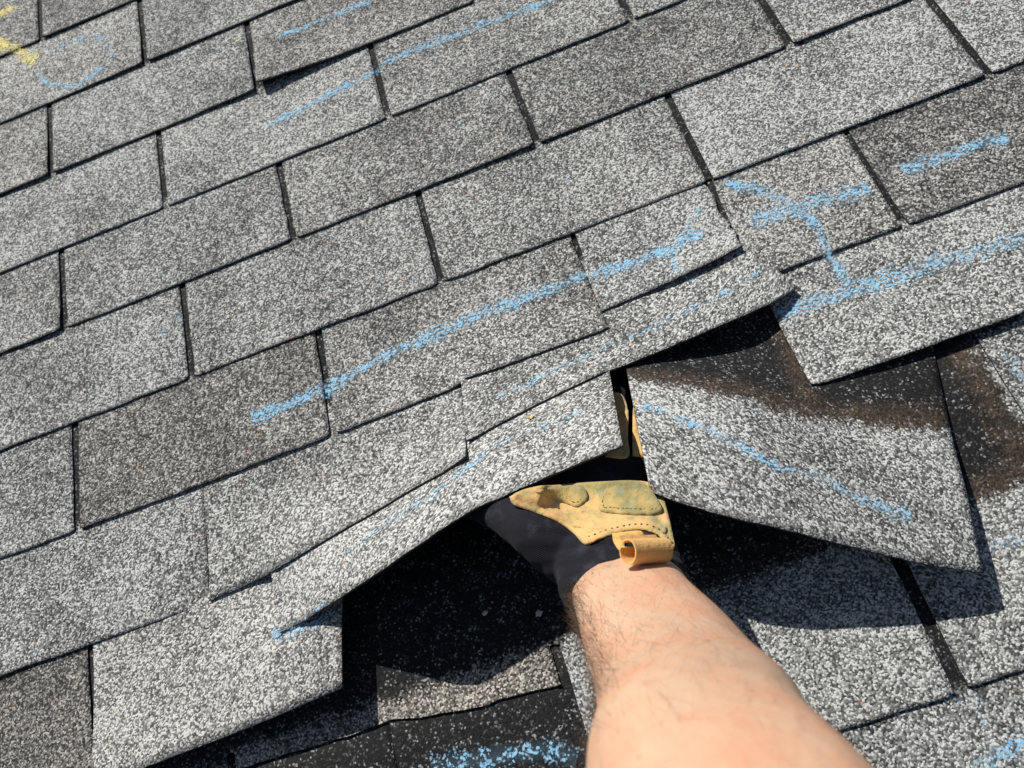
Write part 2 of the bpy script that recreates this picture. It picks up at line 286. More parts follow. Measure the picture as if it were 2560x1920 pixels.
def c4(*c):
    return (*c, 1.0)

def shingle_material():
    N = Nodes('granule_shingle')
    uv = N.n('UVMap', uv_map='UVMap').outputs[0]
    sep = N.n('SeparateXYZ'); N.l(uv, sep.inputs[0])
    U, V = sep.outputs[0], sep.outputs[1]
    tone = N.attr('tone').outputs['Fac']
    warm = N.attr('warm').outputs['Fac']
    brown = N.attr('brown').outputs['Fac']
    expo = N.attr('expo').outputs['Fac']
    joint = N.attr('joint').outputs['Fac']
    # granules
    wn_ = N.n('TexNoise', noise_dimensions='2D'); N.l(uv, wn_.inputs['Vector']); wn_.inputs['Scale'].default_value = 500.0
    uvw = N.n('VectorMath', operation='MULTIPLY_ADD')
    N.l(wn_.outputs['Color'], uvw.inputs[0]); uvw.inputs[1].default_value = (0.0007, 0.0007, 0); N.l(uv, uvw.inputs[2])
    vor = N.n('TexVoronoi', voronoi_dimensions='2D'); N.l(uvw.outputs[0], vor.inputs['Vector'])
    vor.inputs['Scale'].default_value = 1 / 0.0016
    sc = N.n('SeparateColor'); N.l(vor.outputs['Color'], sc.inputs[0])
    rnd, rnd2, rnd3 = sc.outputs[0], sc.outputs[1], sc.outputs[2]
    dist = vor.outputs['Distance']
    big = N.noise(uv, 7.0, 3, 0.6)
    blot = N.noise(uv, 60.0, 2, 0.6)
    shade = N.math('ADD', rnd, N.math('ADD', tone, 0.09))
    shade = N.math('ADD', shade, N.math('MULTIPLY', N.math('SUBTRACT', big, 0.5), 0.75))
    shade = N.math('ADD', shade, N.math('MULTIPLY', N.math('SUBTRACT', blot, 0.5), 0.55))
    val = N.ramp(shade, [(0.0, 0.030), (0.20, 0.055), (0.42, 0.13), (0.62, 0.22), (0.80, 0.35), (0.93, 0.50), (1.0, 0.58)])
    # a granule is darker where it meets its neighbours, where tar shows; this also paints relief shade into the colour
    gap = N.step(dist, 0.45, 0.85, 1.0, 0.5)
    tint = N.mix(rnd2, c4(1.0, 0.985, 0.925), c4(0.955, 0.99, 0.955))
    tint = N.mix(warm, tint, c4(1.0, 0.885, 0.745))
    g = N.mix(1.0, val, tint, 'MULTIPLY')
    gg = N.n('CombineColor')
    for i in range(3): N.l(gap, gg.inputs[i])
    exposed = N.mix(1.0, g, gg.outputs[0], 'MULTIPLY')
    # rusty grains, very few
    rust = N.math('GREATER_THAN', rnd3, 0.9990)
    exposed = N.mix(rust, exposed, c4(0.42, 0.22, 0.10))
    # covered part (headlap): bare black asphalt, scattered grains, a silt band along the old cover line
    hv = N.ramp(N.math('ADD', rnd, N.math('MULTIPLY', N.math('SUBTRACT', blot, 0.5), 0.5)),
                [(0.0, 0.006), (0.72, 0.013), (0.84, 0.03), (0.95, 0.09), (1.0, 0.26)])
    head = N.mix(1.0, hv, gg.outputs[0], 'MULTIPLY')
    wob = N.math('MULTIPLY', N.math('SUBTRACT', N.noise(uv, 22.0, 3, 0.6), 0.5), 0.020)
    wob2 = N.math('ADD', N.math('MULTIPLY', N.math('SUBTRACT', blot, 0.5), 0.022), N.math('MULTIPLY', N.math('SUBTRACT', rnd3, 0.5), 0.011))
    Vw = N.math('ADD', V, N.math('ADD', wob, wob2))
    rel = N.math('SUBTRACT', Vw, expo)
    hm = N.step(rel, -0.004, 0.006)
    silt_c = N.mix(rnd, c4(0.036, 0.025, 0.017), c4(0.125, 0.085, 0.053))
    band = N.math('MULTIPLY', N.step(rel, -0.003, 0.004), N.step(rel, 0.010, 0.030, 1.0, 0.0))
    band = N.math('MULTIPLY', band, brown)
    # silt along an old butt joint at u = joint
    Uw = N.math('ADD', N.math('SUBTRACT', U, joint), N.math('ADD', wob, wob2))
    jb = N.math('MULTIPLY', N.step(Uw, -0.034, -0.014), N.step(Uw, -0.010, 0.004, 1.0, 0.0))
    jb = N.math('MULTIPLY', jb, N.math('GREATER_THAN', rel, 0.0))
    keep = N.math('MULTIPLY', N.step(Uw, -0.004, 0.008), N.math('GREATER_THAN', joint, 0.01))
    hm = N.math('MULTIPLY', hm, N.math('SUBTRACT', 1.0, keep))
    # bald patches where grains have come off
    bald = N.math('MULTIPLY', N.step(N.noise(uv, 38.0, 4, 0.7), 0.66, 0.78), 0.6)
    exposed = N.mix(bald, exposed, N.mix(0.5, head, c4(0.05, 0.047, 0.043)))
    colr = N.mix(hm, exposed, head)
    sm = N.math('SUBTRACT', N.math('ADD', U, N.math('ADD', wob, wob2)), N.attr('seam').outputs['Fac'])
    sb = N.math('MULTIPLY', N.math('MULTIPLY', N.step(sm, -0.012, -0.003), N.step(sm, 0.010, 0.020, 1.0, 0.0)), N.math('GREATER_THAN', rel, 0.0))
    band = N.math('MAXIMUM', band, sb)
    dirt = N.math('MULTIPLY', N.math('MAXIMUM', band, N.math('MULTIPLY', jb, N.math('GREATER_THAN', joint, 0.01))),
                  N.math('ADD', -0.15, N.math('ADD', N.math('MULTIPLY', blot, 1.3), N.math('MULTIPLY', big, 0.35))), clamp=True)
    dirt = N.math('MULTIPLY', dirt, N.math('MULTIPLY', N.step(rnd3, 0.80, 0.97, 0.92, 0.2), N.step(rnd2, 0.05, 0.45, 0.45, 1.0)))
    colr = N.mix(dirt, colr, silt_c)
    # worn lower edge
    wear = N.math('MULTIPLY', N.step(V, 0.0, 0.007, 1.0, 0.0), N.step(big, 0.45, 0.62))
    colr = N.mix(N.math('MULTIPLY', wear, 0.55), colr, c4(0.23, 0.21, 0.19))
    N.l(colr, N.p.inputs['Base Color'])
    N.p.inputs['Roughness'].default_value = 0.85
    N.p.inputs['Specular IOR Level'].default_value = 0.25
    hgt = N.math('MULTIPLY', N.math('SUBTRACT', 1.0, dist), N.math('ADD', 0.35, rnd2))
    b = N.n('Bump'); N.l(hgt, b.inputs['Height'])
    b.inputs['Strength'].default_value = 0.42
    b.inputs['Distance'].default_value = 0.0010
    N.l(b.outputs[0], N.p.inputs['Normal'])
    return N.m

def asphalt_material():
    N = Nodes('asphalt_edge')
    tc = N.n('TexCoord').outputs['Object']
    nz = N.noise(tc, 700.0, 2, 0.6)
    N.l(N.ramp(nz, [(0.3, 0.012), (0.6, 0.04), (0.8, 0.14)]), N.p.inputs['Base Color'])
    N.p.inputs['Roughness'].default_value = 0.9
    return N.m

def chalk_material(name, a, b):
    N = Nodes(name)
    uv = N.n('UVMap', uv_map='UVMap').outputs[0]
    sep = N.n('SeparateXYZ'); N.l(uv, sep.inputs[0])
    tc = N.n('TexCoord').outputs['Object']
    vor = N.n('TexVoronoi', voronoi_dimensions='3D'); N.l(tc, vor.inputs['Vector'])
    vor.inputs['Scale'].default_value = 1 / 0.0022
    sc = N.n('SeparateColor'); N.l(vor.outputs['Color'], sc.inputs[0])
    patch = N.noise(tc, 55.0, 3, 0.65)
    dens = N.attr('density').outputs['Fac']
    x = N.math('ABSOLUTE', sep.outputs[1])
    fall = N.math('MULTIPLY', N.math('POWER', x, 1.5), 0.85)
    v = N.math('SUBTRACT', N.math('ADD', N.math('SUBTRACT', dens, 0.20), N.math('MULTIPLY', N.math('SUBTRACT', patch, 0.5), 1.9)), fall)
    v = N.math('SUBTRACT', v, N.math('MULTIPLY', N.math('SUBTRACT', sc.outputs[0], 0.30), 1.15))
    v = N.math('SUBTRACT', v, N.math('MULTIPLY', vor.outputs['Distance'], 0.35))
    al = N.step(v, -0.10, 0.40)
    dust = N.math('MULTIPLY', N.math('SUBTRACT', N.math('SUBTRACT', dens, fall), 0.15, clamp=True), 0.20)
    al = N.math('MAXIMUM', al, dust)
    N.l(N.mix(sc.outputs[1], c4(*a), c4(*b)), N.p.inputs['Base Color'])
    N.p.inputs['Roughness'].default_value = 0.95
    N.p.inputs['Specular IOR Level'].default_value = 0.1
    N.l(N.math('MULTIPLY', al, 0.76), N.p.inputs['Alpha'])
    return N.m

def simple(name, c, rough=0.8, spec=0.3, grain=0.0, scale=400.0, bump=0.0):
    N = Nodes(name)
    tc = N.n('TexCoord').outputs['Object']
    nz = N.noise(tc, scale, 3, 0.6)
    lo = tuple(x * (1 - grain) for x in c); hi = tuple(min(1, x * (1 + grain)) for x in c)
    N.l(N.mix(nz, c4(*lo), c4(*hi)), N.p.inputs['Base Color'])
    N.p.inputs['Roughness'].default_value = rough
    N.p.inputs['Specular IOR Level'].default_value = spec
    if bump:
        b = N.n('Bump'); N.l(nz, b.inputs['Height'])
        b.inputs['Strength'].default_value = 0.6
        b.inputs['Distance'].default_value = bump
        N.l(b.outputs[0], N.p.inputs['Normal'])
    return N.m

def leather_material(name, clean, green, teal, amount):
    N = Nodes(name)
    tc = N.n('TexCoord').outputs['Object']
    a = N.noise(tc, 42.0, 4, 0.65)
    b = N.noise(tc, 75.0, 4, 0.6)
    d = N.noise(tc, 190.0, 3, 0.6)
    f = N.noise(tc, 1500.0, 2, 0.6)
    base = N.mix(f, c4(*[x * 0.80 for x in clean]), c4(*[min(1, x * 1.15) for x in clean]))
    base = N.mix(N.step(a, 0.60 - amount * 0.35, 0.80 - amount * 0.30), base, c4(*green))
    base = N.mix(N.math('MULTIPLY', N.step(b, 0.60, 0.72), 0.75), base, c4(*teal))
    base = N.mix(N.math('MULTIPLY', N.step(d, 0.60, 0.80), 0.65), base, c4(0.16, 0.105, 0.045))
    N.l(base, N.p.inputs['Base Color'])
    N.p.inputs['Roughness'].default_value = 0.85
    N.p.inputs['Specular IOR Level'].default_value = 0.2
    N.p.inputs['Sheen Weight'].default_value = 0.15
    h = N.math('ADD', N.math('MULTIPLY', f, 0.35), N.math('ADD', N.noise(tc, 260.0, 3, 0.6), N.math('MULTIPLY', N.noise(tc, 75.0, 4, 0.65), 2.2)))
    bm_ = N.n('Bump'); N.l(h, bm_.inputs['Height'])
    bm_.inputs['Strength'].default_value = 0.5
    bm_.inputs['Distance'].default_value = 0.0014
    N.l(bm_.outputs[0], N.p.inputs['Normal'])
    return N.m

def skin_material():
    N = Nodes('skin')
    tc = N.n('TexCoord').outputs['Object']
    a = N.noise(tc, 28.0, 4, 0.6)
    b = N.noise(tc, 110.0, 3, 0.6)
    d = N.noise(tc, 700.0, 2, 0.5)
    base = N.mix(N.step(a, 0.35, 0.68), c4(0.585, 0.385, 0.255), c4(0.60, 0.325, 0.20))
    base = N.mix(N.math('MULTIPLY', N.step(b, 0.50, 0.72), 0.32), base, c4(0.56, 0.26, 0.16))
    # veins under the skin, soft grey-green
    wv = N.n('TexWave', wave_type='BANDS', bands_direction='DIAGONAL')
    N.l(tc, wv.inputs['Vector'])
    wv.inputs['Scale'].default_value = 9.0
    wv.inputs['Distortion'].default_value = 9.0
    wv.inputs['Detail'].default_value = 2.0
    wv.inputs['Detail Scale'].default_value = 1.2
    base = N.mix(N.math('MULTIPLY', N.step(wv.outputs[1], 0.80, 1.0), 0.12), base, c4(0.42, 0.34, 0.25))
    # freckles and moles
    vor = N.n('TexVoronoi', voronoi_dimensions='3D'); N.l(tc, vor.inputs['Vector'])
    vor.inputs['Scale'].default_value = 95.0
    sc = N.n('SeparateColor'); N.l(vor.outputs['Color'], sc.inputs[0])
    spot = N.math('MULTIPLY', N.step(vor.outputs['Distance'], 0.05, 0.13, 1.0, 0.0), N.math('GREATER_THAN', sc.outputs[0], 0.80))
    base = N.mix(N.math('MULTIPLY', spot, 0.75), base, c4(0.20, 0.075, 0.040))
    N.l(base, N.p.inputs['Base Color'])
    N.p.inputs['Roughness'].default_value = 0.52
    N.p.inputs['Specular IOR Level'].default_value = 0.35
    N.p.inputs['Subsurface Weight'].default_value = 0.18
    N.p.inputs['Subsurface Radius'].default_value = (1.0, 0.35, 0.18)
    N.p.inputs['Subsurface Scale'].default_value = 0.004
    h = N.math('ADD', N.math('MULTIPLY', b, 1.0), N.math('MULTIPLY', d, 0.25))
    bm_ = N.n('Bump'); N.l(h, bm_.inputs['Height'])
    bm_.inputs['Strength'].default_value = 0.5
    bm_.inputs['Distance'].default_value = 0.0016
    N.l(bm_.outputs[0], N.p.inputs['Normal'])
    return N.m

def knit_material():
    N = Nodes('black_knit')
    tc = N.n('TexCoord').outputs['Object']
    wv = N.n('TexWave', wave_type='BANDS', bands_direction='Y')
    N.l(tc, wv.inputs['Vector'])
    wv.inputs['Scale'].default_value = 260.0
    wv.inputs['Distortion'].default_value = 1.5
    nz = N.noise(tc, 60.0, 3, 0.6)
    lint = N.noise(tc, 900.0, 2, 0.6)
    base = N.mix(wv.outputs[1], c4(0.008, 0.008, 0.011), c4(0.020, 0.020, 0.026))
    base = N.mix(N.math('MULTIPLY', N.step(nz, 0.52, 0.78), 0.55), base, c4(0.055, 0.062, 0.075))
    base = N.mix(N.math('MULTIPLY', N.step(lint, 0.70, 0.78), 0.5), base, c4(0.16, 0.16, 0.17))
    N.l(base, N.p.inputs['Base Color'])
    N.p.inputs['Roughness'].default_value = 0.95
    N.p.inputs['Specular IOR Level'].default_value = 0.1
    N.p.inputs['Sheen Weight'].default_value = 0.05
    b = N.n('Bump'); N.l(N.math('ADD', wv.outputs[1], lint), b.inputs['Height'])
    b.inputs['Strength'].default_value = 0.6
    b.inputs['Distance'].default_value = 0.0006
    N.l(b.outputs[0], N.p.inputs['Normal'])
    return N.m

M_SH = shingle_material()
M_AS = asphalt_material()
M_BLUE = chalk_material('blue_chalk', (0.22, 0.50, 0.74), (0.40, 0.67, 0.86))
M_WHITE = chalk_material('white_scuff', (0.62, 0.60, 0.57), (0.74, 0.72, 0.69))
M_YEL = chalk_material('yellow_chalk', (0.80, 0.68, 0.20), (0.90, 0.80, 0.36))
M_LEA = leather_material('tan_leather', (0.68, 0.42, 0.165), (0.37, 0.32, 0.135), (0.27, 0.38, 0.30), 0.50)
M_PAD = leather_material('stained_leather', (0.50, 0.365, 0.135), (0.29, 0.255, 0.110), (0.22, 0.37, 0.33), 0.55)
M_TAB = leather_material('clean_leather', (0.76, 0.43, 0.135), (0.70, 0.42, 0.14), (0.74, 0.43, 0.14), 0.0)
M_SKIN = skin_material()
M_KNIT = knit_material()
M_YTH = simple('yellow_thread', (0.62, 0.40, 0.08), 0.7)
M_BTH = simple('black_thread', (0.012, 0.012, 0.014), 0.7)
M_HAIR = simple('arm_hair', (0.10, 0.062, 0.035), 0.55, 0.4)
M_FELT = simple('roofing_felt', (0.02, 0.02, 0.02), 0.95, 0.1, 0.4)
M_LEAF = simple('dry_leaf', (0.60, 0.42, 0.20), 0.8, 0.2, 0.3)
M_FLAKE = simple('pale_flake', (0.52, 0.50, 0.44), 0.9, 0.2, 0.2)

# ------------------------------------------------------------------ the roof and its shingles
T = 0.0020           # shingle thickness
EXPO = 0.127         # exposed height of a course
SLOT_W = 0.0082

def rest(d):
    """height of a flat shingle's face, d up from its lower edge"""
    return 0.0072 - T * d / EXPO

def settle(grid, over):
    """raise a sheet's points where they would sink into the sheets it lies on, and let the rise fade out around"""
    R_, C_ = len(grid), len(grid[0])
    up = [[0.0] * C_ for _ in range(R_)]
    for o in over:
        tree = BVHTree.FromPolygons([v.co for v in o.data.vertices], [list(p.vertices) for p in o.data.polygons])
        for r, row in enumerate(grid):
            for c, p in enumerate(row):
                hit = tree.ray_cast(Vector((p.x, p.y, 0.5)), Vector((0, 0, -1)))
                if hit[0] is not None:
                    need = hit[0].z + T / max(0.45, hit[1].z) + 0.0006
                    up[r][c] = max(up[r][c], need - p.z)
    for _ in range(14):
        new = [q[:] for q in up]
        for r in range(R_):
            for c in range(C_):
                side = 0.5 * (up[r][max(c - 1, 0)] + up[r][min(c + 1, C_ - 1)])
                new[r][c] = max(up[r][c], side * 0.80)
        up = new
    for r in range(R_):
        for c in range(C_):
            grid[r][c].z += up[r][c]

def slab(name, grid, uvs, parent, thick=T, over=(), **props):
    """grid[r][c] of points (row 0 at the top of the shingle, last row its lower edge) -> a thick sheet"""
    if over:
        settle(grid, over)
    R_, C_ = len(grid), len(grid[0])
    norm = [[None] * C_ for _ in range(R_)]
    for r in range(R_):
        for c in range(C_):
            a = grid[r][min(c + 1, C_ - 1)] - grid[r][max(c - 1, 0)]
            b = grid[max(r - 1, 0)][c] - grid[min(r + 1, R_ - 1)][c]
            v = a.cross(b)
            norm[r][c] = v.normalized() if v.length > 1e-12 else Vector((0, 0, 1))
    verts = [p for row in grid for p in row]
    verts += [grid[r][c] - norm[r][c] * thick for r in range(R_) for c in range(C_)]
    idx = lambda r, c, k=0: k * R_ * C_ + r * C_ + c
    faces, top = [], []
    for r in range(R_ - 1):
        for c in range(C_ - 1):
            faces.append((idx(r, c), idx(r + 1, c), idx(r + 1, c + 1), idx(r, c + 1))); top.append(0)
            faces.append((idx(r, c, 1), idx(r, c + 1, 1), idx(r + 1, c + 1, 1), idx(r + 1, c, 1))); top.append(1)
    rim = [(0, c) for c in range(C_)] + [(r, C_ - 1) for r in range(1, R_)] + \
          [(R_ - 1, c) for c in range(C_ - 2, -1, -1)] + [(r, 0) for r in range(R_ - 2, 0, -1)]
    for (r0, c0), (r1, c1) in zip(rim, rim[1:] + rim[:1]):
        faces.append((idx(r0, c0), idx(r1, c1), idx(r1, c1, 1), idx(r0, c0, 1))); top.append(1)
    me = bpy.data.meshes.new(name)
    me.from_pydata([tuple(v) for v in verts], [], faces)
    uvl = me.uv_layers.new(name='UVMap')
    flat = [q for row in uvs for q in row]
    n0 = R_ * C_
    for poly in me.polygons:
        poly.material_index = top[poly.index]
        poly.use_smooth = top[poly.index] == 0
        for li in poly.loop_indices:
            uvl.data[li].uv = flat[me.loops[li].vertex_index % n0]
    base = dict(tone=0.0, warm=0.0, brown=0.0, expo=EXPO, joint=0.0, seam=-99.0)
    base.update(props)
    return link(name, me, parent, (M_SH, M_AS), **base)

deck = bpy.data.meshes.new('roof')
dv = [(-2.6, -2.6, z) for z in (-0.03, -0.001)]
deck.from_pydata([(x, y, z) for z in (-0.03, -0.002) for x, y in ((-2.6, -2.6), (2.6, -2.6), (2.6, 2.0), (-2.6, 2.0))], [],
                 [(3, 2, 1, 0), (4, 5, 6, 7), (0, 1, 5, 4), (1, 2, 6, 5), (2, 3, 7, 6), (3, 0, 4, 7)])
roof = link('roof', deck, None, (M_FELT,), kind='structure', label='pitched roof deck under weathered grey asphalt shingles')

def flat_shingle(k, lt, lb, rt, rb, wb, tone=0.0, warm=0.0, curl=(0, 0), lift0=0.0, worn=None, seed=0, cl=None, crr=None, **props):
    """One tab with the covered part above it. lt/lb, rt/rb: u of its side edges at slot top and lower edge;
    cl / crr: the slots' middle lines, to which the covered part reaches; curl: lift of the two lower corners."""
    rr = random.Random(1000 + seed)
    cl = (lt - SLOT_W / 2) if cl is None else cl
    crr = (rt + SLOT_W / 2) if crr is None else crr
    rows = [0.275, 0.21, 0.150, 0.1315, 0.1305, 0.105, 0.08, 0.055, 0.032, 0.014, 0.004, 0.0]
    C_ = 33
    ph, ph2 = rr.uniform(0, 100), rr.uniform(0, 100)
    uo, vo = rr.uniform(0, 40), 0.0
    grid, uvs = [], []
    for d in rows:
        g, q = [], []
        for c in range(C_):
            x = c / (C_ - 1)
            # crowd the columns a little towards the sides so that the corners can be round
            x = 0.5 - 0.5 * math.cos(math.pi * x) * (0.35) - 0.5 * (1 - 2 * x) * 0.65
            t = min(1, d / 0.1305)
            if d > 0.131:
                ua, ub = cl + 0.0002, crr - 0.0002
            else:
                ua, ub = lb + (lt - lb) * t, rb + (rt - rb) * t
            dd = d
            if worn is not None and d < 0.1305:
                low = worn(ua + (ub - ua) * x)
                dd = low + (0.1305 - low) * t
            u = ua + (ub - ua) * x
            e = 1 - t
            edge = 0.0011 * noise.noise((u * 28, ph, 0)) + 0.0008 * noise.noise((u * 150, ph, 3))
            if d < 0.1305:
                side = 0.0014 * noise.noise((d * 90, ph2, x * 3))
                u += side * (1 if 0 < c < C_ - 1 else 1.0)
            if d == 0.0 and c in (0, C_ - 1):
                dd += 0.0016
            w = wb + dd + edge * e
            lift = e * e * (curl[0] * (1 - x) ** 3 + curl[1] * x ** 3 + lift0)
            lift += e * e * 0.0010 * max(0, 0.1 + noise.noise((u * 9, ph2, 1)))
            g.append(Vector((u, w, rest(dd) + lift)))
            q.append((u + uo, dd + vo))
        grid.append(g); uvs.append(q)
    if 'joint' in props and props['joint']:
        props['joint'] = props['joint'] + uo
    return slab('shingle', grid, uvs, roof, tone=tone, warm=warm, **props)

def lifted_shingle(ctrl, expo, nr=22, nc=30, uo=0.0, shape=None, **props):
    rows = [spline(r, nc) for r in ctrl]
    cols = [spline([rows[r][c] for r in range(len(rows))], nr) for c in range(nc + 1)]
    grid = [[cols[c][r] for c in range(nc + 1)] for r in range(nr + 1)]
    if shape:
        grid = shape(grid)
    # distances measured on the sheet: up from the lower edge, and along it
    uvs = [[None] * (nc + 1) for _ in range(nr + 1)]
    x = [0.0] * (nr + 1)
    for c in range(nc + 1):
        d = 0.0
        for r in range(nr, -1, -1):
            if r < nr:
                d += (grid[r][c] - grid[r + 1][c]).length
            if c:
                x[r] += (grid[r][c] - grid[r][c - 1]).length
            uvs[r][c] = (x[r] + uo, d)
    for r in range(nr + 1):                        # small waviness of old felt, none at the top
        for c in range(nc + 1):
            p = grid[r][c]
            a = (r / nr) ** 2
            p.z += 0.0012 * a * noise.noise((p.x * 30, p.y * 30, uo))
            if r == nr:
                p.y += 0.0009 * noise.noise((p.x * 120, 5, uo))
    return slab('shingle', grid, uvs, roof, expo=expo, **props)

def w_edge(k):
    ws = [v[2] for q, v in SLOT.items() if int(q.split(',')[0]) == k]
    if ws:
        return sum(ws) / len(ws)
    return {8: -1.018, 9: -1.159, 10: -1.287, 11: -1.414, 12: -1.541}.get(k, -EXPO * k - 0.001)

# looks of the tabs that stand out in tone: (course, nth slot to their left) -> tone, warm
TONES = {(0, 0): (-.08, .1), (1, 0): (-.03, 0), (2, -1): (-.02, 0), (2, 0): (-.04, .15), (3, -1): (.06, .05), (3, 0): (.0, .1),
         (3, -2): (.03, 0), (4, -2): (-.02, 0), (4, -1): (-.05, .1), (4, 0): (-.12, .12), (4, 1): (.05, .05),
         (5, -3): (.0, 0), (5, -2): (-.01, .05), (5, -1): (.0, .08), (5, 0): (.09, 0), (5, 1): (.12, 0),
         (6, -4): (-.03, 0), (6, -3): (-.13, .35), (6, -2): (-.06, .12), (6, 0): (-.17, .15), (7, -4): (.0, 0),
         (10, -4): (-.12, 0), (10, -3): (.04, 0)}

def tab_between(k, j, **kw):
    """flat tab right of slot j (nominal number) of course k"""
    sl = {jj: (SLOT[f'{k},{jj}'][:2] if f'{k},{jj}' in SLOT else (OFF[k] + 0.305 * jj,) * 2) for jj in (j, j + 1)}
    h = SLOT_W / 2
    (a, b), (c, d) = sl[j], sl[j + 1]
    tone, warm = TONES.get((k, j), (rng.uniform(-.07, .07), rng.uniform(0, .15)))
    kw.setdefault('curl', (rng.choice((0, 0, .001, .002)), rng.choice((0, 0, .001, .0025))))
    return flat_shingle(k, a + h, b + h, c - h, d - h, kw.pop('wb', w_edge(k)), tone=kw.pop('tone', tone), warm=kw.pop('warm', warm),
                        seed=k * 31 + j, cl=kw.pop('cl', a), crr=kw.pop('crr', c), **kw)

SPECIAL = {(2, 0), (6, -3), (6, -2), (6, -1), (7, -3), (7, -2), (7, -1), (8, -5), (8, -4), (8, -3), (8, -2), (8, -1), (9, -4), (9, -3), (9, -2)}
for k in range(-3, 13):
    for j in range(-9, 6):
        u0 = OFF[k] + 0.305 * j
        if (k, j) in SPECIAL or u0 + 0.305 < -0.98 or u0 > 1.0:
            continue
        tab_between(k, j)

# the tab with the curled corner in the upper courses
tab_between(2, 0, curl=(.012, 0), label='tab with its lower left corner curled up')
# the course that was torn open
flat_shingle(8, -.836, -.836, -.5375, -.5375, -1.018, tone=-.21, warm=.5, seed=801, label='dark brown tab at the lower left')
flat_shingle(8, .3690, .3680, .664, .664, -1.018, tone=-.06, warm=0, seed=802, cl=.368, curl=(.002, 0))
# the course below it, its covered part laid open
def worn_low(u):
    for (a, wa), (b, wb_) in zip(C9_WORN, C9_WORN[1:]):
        if a <= u <= b:
            return wa + (wb_ - wa) * (u - a) / (b - a) + 1.159
    return (C9_WORN[0][1] if u < C9_WORN[0][0] else C9_WORN[-1][1]) + 1.159
flat_shingle(9, -.397, -.397, -.0895, -.0895, -1.159, tone=-.02, warm=.75, worn=worn_low, seed=901, expo=.131, cl=-.401, crr=-.085,
             label='brittle tab worn short along its lower edge')
flat_shingle(9, -.080, -.080, .2115, .2085, -1.160, tone=.05, warm=.0, seed=902, expo=.132, brown=.35, cl=-.085, crr=.2165)
flat_shingle(9, .2225, .2205, .520, .520, -1.158, tone=.05, warm=.03, seed=903, expo=.130, brown=1.0, joint=.362, cl=.2165,
             label='tab with brown silt along the old joint beside the hole')
# the raised ones, from the lowest sheet upwards
c8_left = lifted_shingle(C8_LEFT, .150, uo=11.7, tone=.12, warm=.22, label='pale tab at the lower left with a raised right corner')
# the loose shingle that the hand lifts: two tabs with a slot between them
loose_l = lifted_shingle(LIFT_L, .150, nr=26, nc=44, uo=15.2, tone=.11, warm=.08, over=[c8_left], label='loose tab lifted highest by the gloved hand')
loose_r = lifted_shingle(LIFT_R, .126, nr=28, nc=44, uo=21.4, tone=.06, warm=0, brown=1.0, seam=21.4 + .160, label='loose tab right of the hand with a brown silt band')
# raised tabs of the course above the hand
c7_left = lifted_shingle(C7_LEFT, .150, uo=5.3, tone=.0, warm=.06, over=[c8_left, loose_l], label='tab bending up towards the hand, left of the raised one')
c7_mid = lifted_shingle(C7_MID, .150, nr=26, uo=8.9, tone=.03, warm=.03, over=[loose_l, loose_r], label='raised tab directly above the gloved hand')
flat_shingle(7, .2170, .2140, .518, .518, -.888, tone=.07, warm=.03, curl=(.001, .0), lift0=.006, seed=701, over=[loose_r], cl=.213, crr=.522,
             label='seated tab to the right of the opened hole')
# torn tab above the hole: the raised left piece and the flat right piece
def torn_edge(grid):
    nr, nc = len(grid) - 1, len(grid[0]) - 1
    for r, row in enumerate(grid):
        t = r / nr
        j = 0.006 * noise.noise((t * 9, 2.2, 0)) + 0.0035 * noise.noise((t * 31, 7.1, 0))
        for c, p in enumerate(row):
            p.x += j * (c / nc) ** 6
    return grid
tab_between(6, -3, over=[c7_left])
tab_between(6, -2, curl=(0, .004), over=[c7_left, c7_mid])
c6_right = flat_shingle(6, .222, .214, .3635, .3635, -.7640, tone=.02, warm=.16, seed=602, cl=.205, crr=.368, curl=(.0015, 0),
             label='flat right piece of the torn tab under the chalk cross')
lifted_shingle(C6_TORN, .14, nr=24, uo=3.1, shape=torn_edge, tone=.09, warm=0, over=[c7_mid], label='raised left piece of the tab with a jagged tear')

# ------------------------------------------------------------------ chalk marks, laid on the shingle faces
bpy.context.view_layer.update()
tree_v, tree_f = [], []
for o in roof.children:
    k0 = len(tree_v)
    tree_v += [v.co.copy() for v in o.data.vertices]
    tree_f += [[k0 + i for i in p.vertices] for p in o.data.polygons]
surface = BVHTree.FromPolygons(tree_v, tree_f)

def drop(u, w):
    hit = surface.ray_cast(Vector((u, w, 0.6)), Vector((0, 0, -1)))
    return (hit[0], hit[1]) if hit[0] is not None else (Vector((u, w, 0)), Vector((0, 0, 1)))

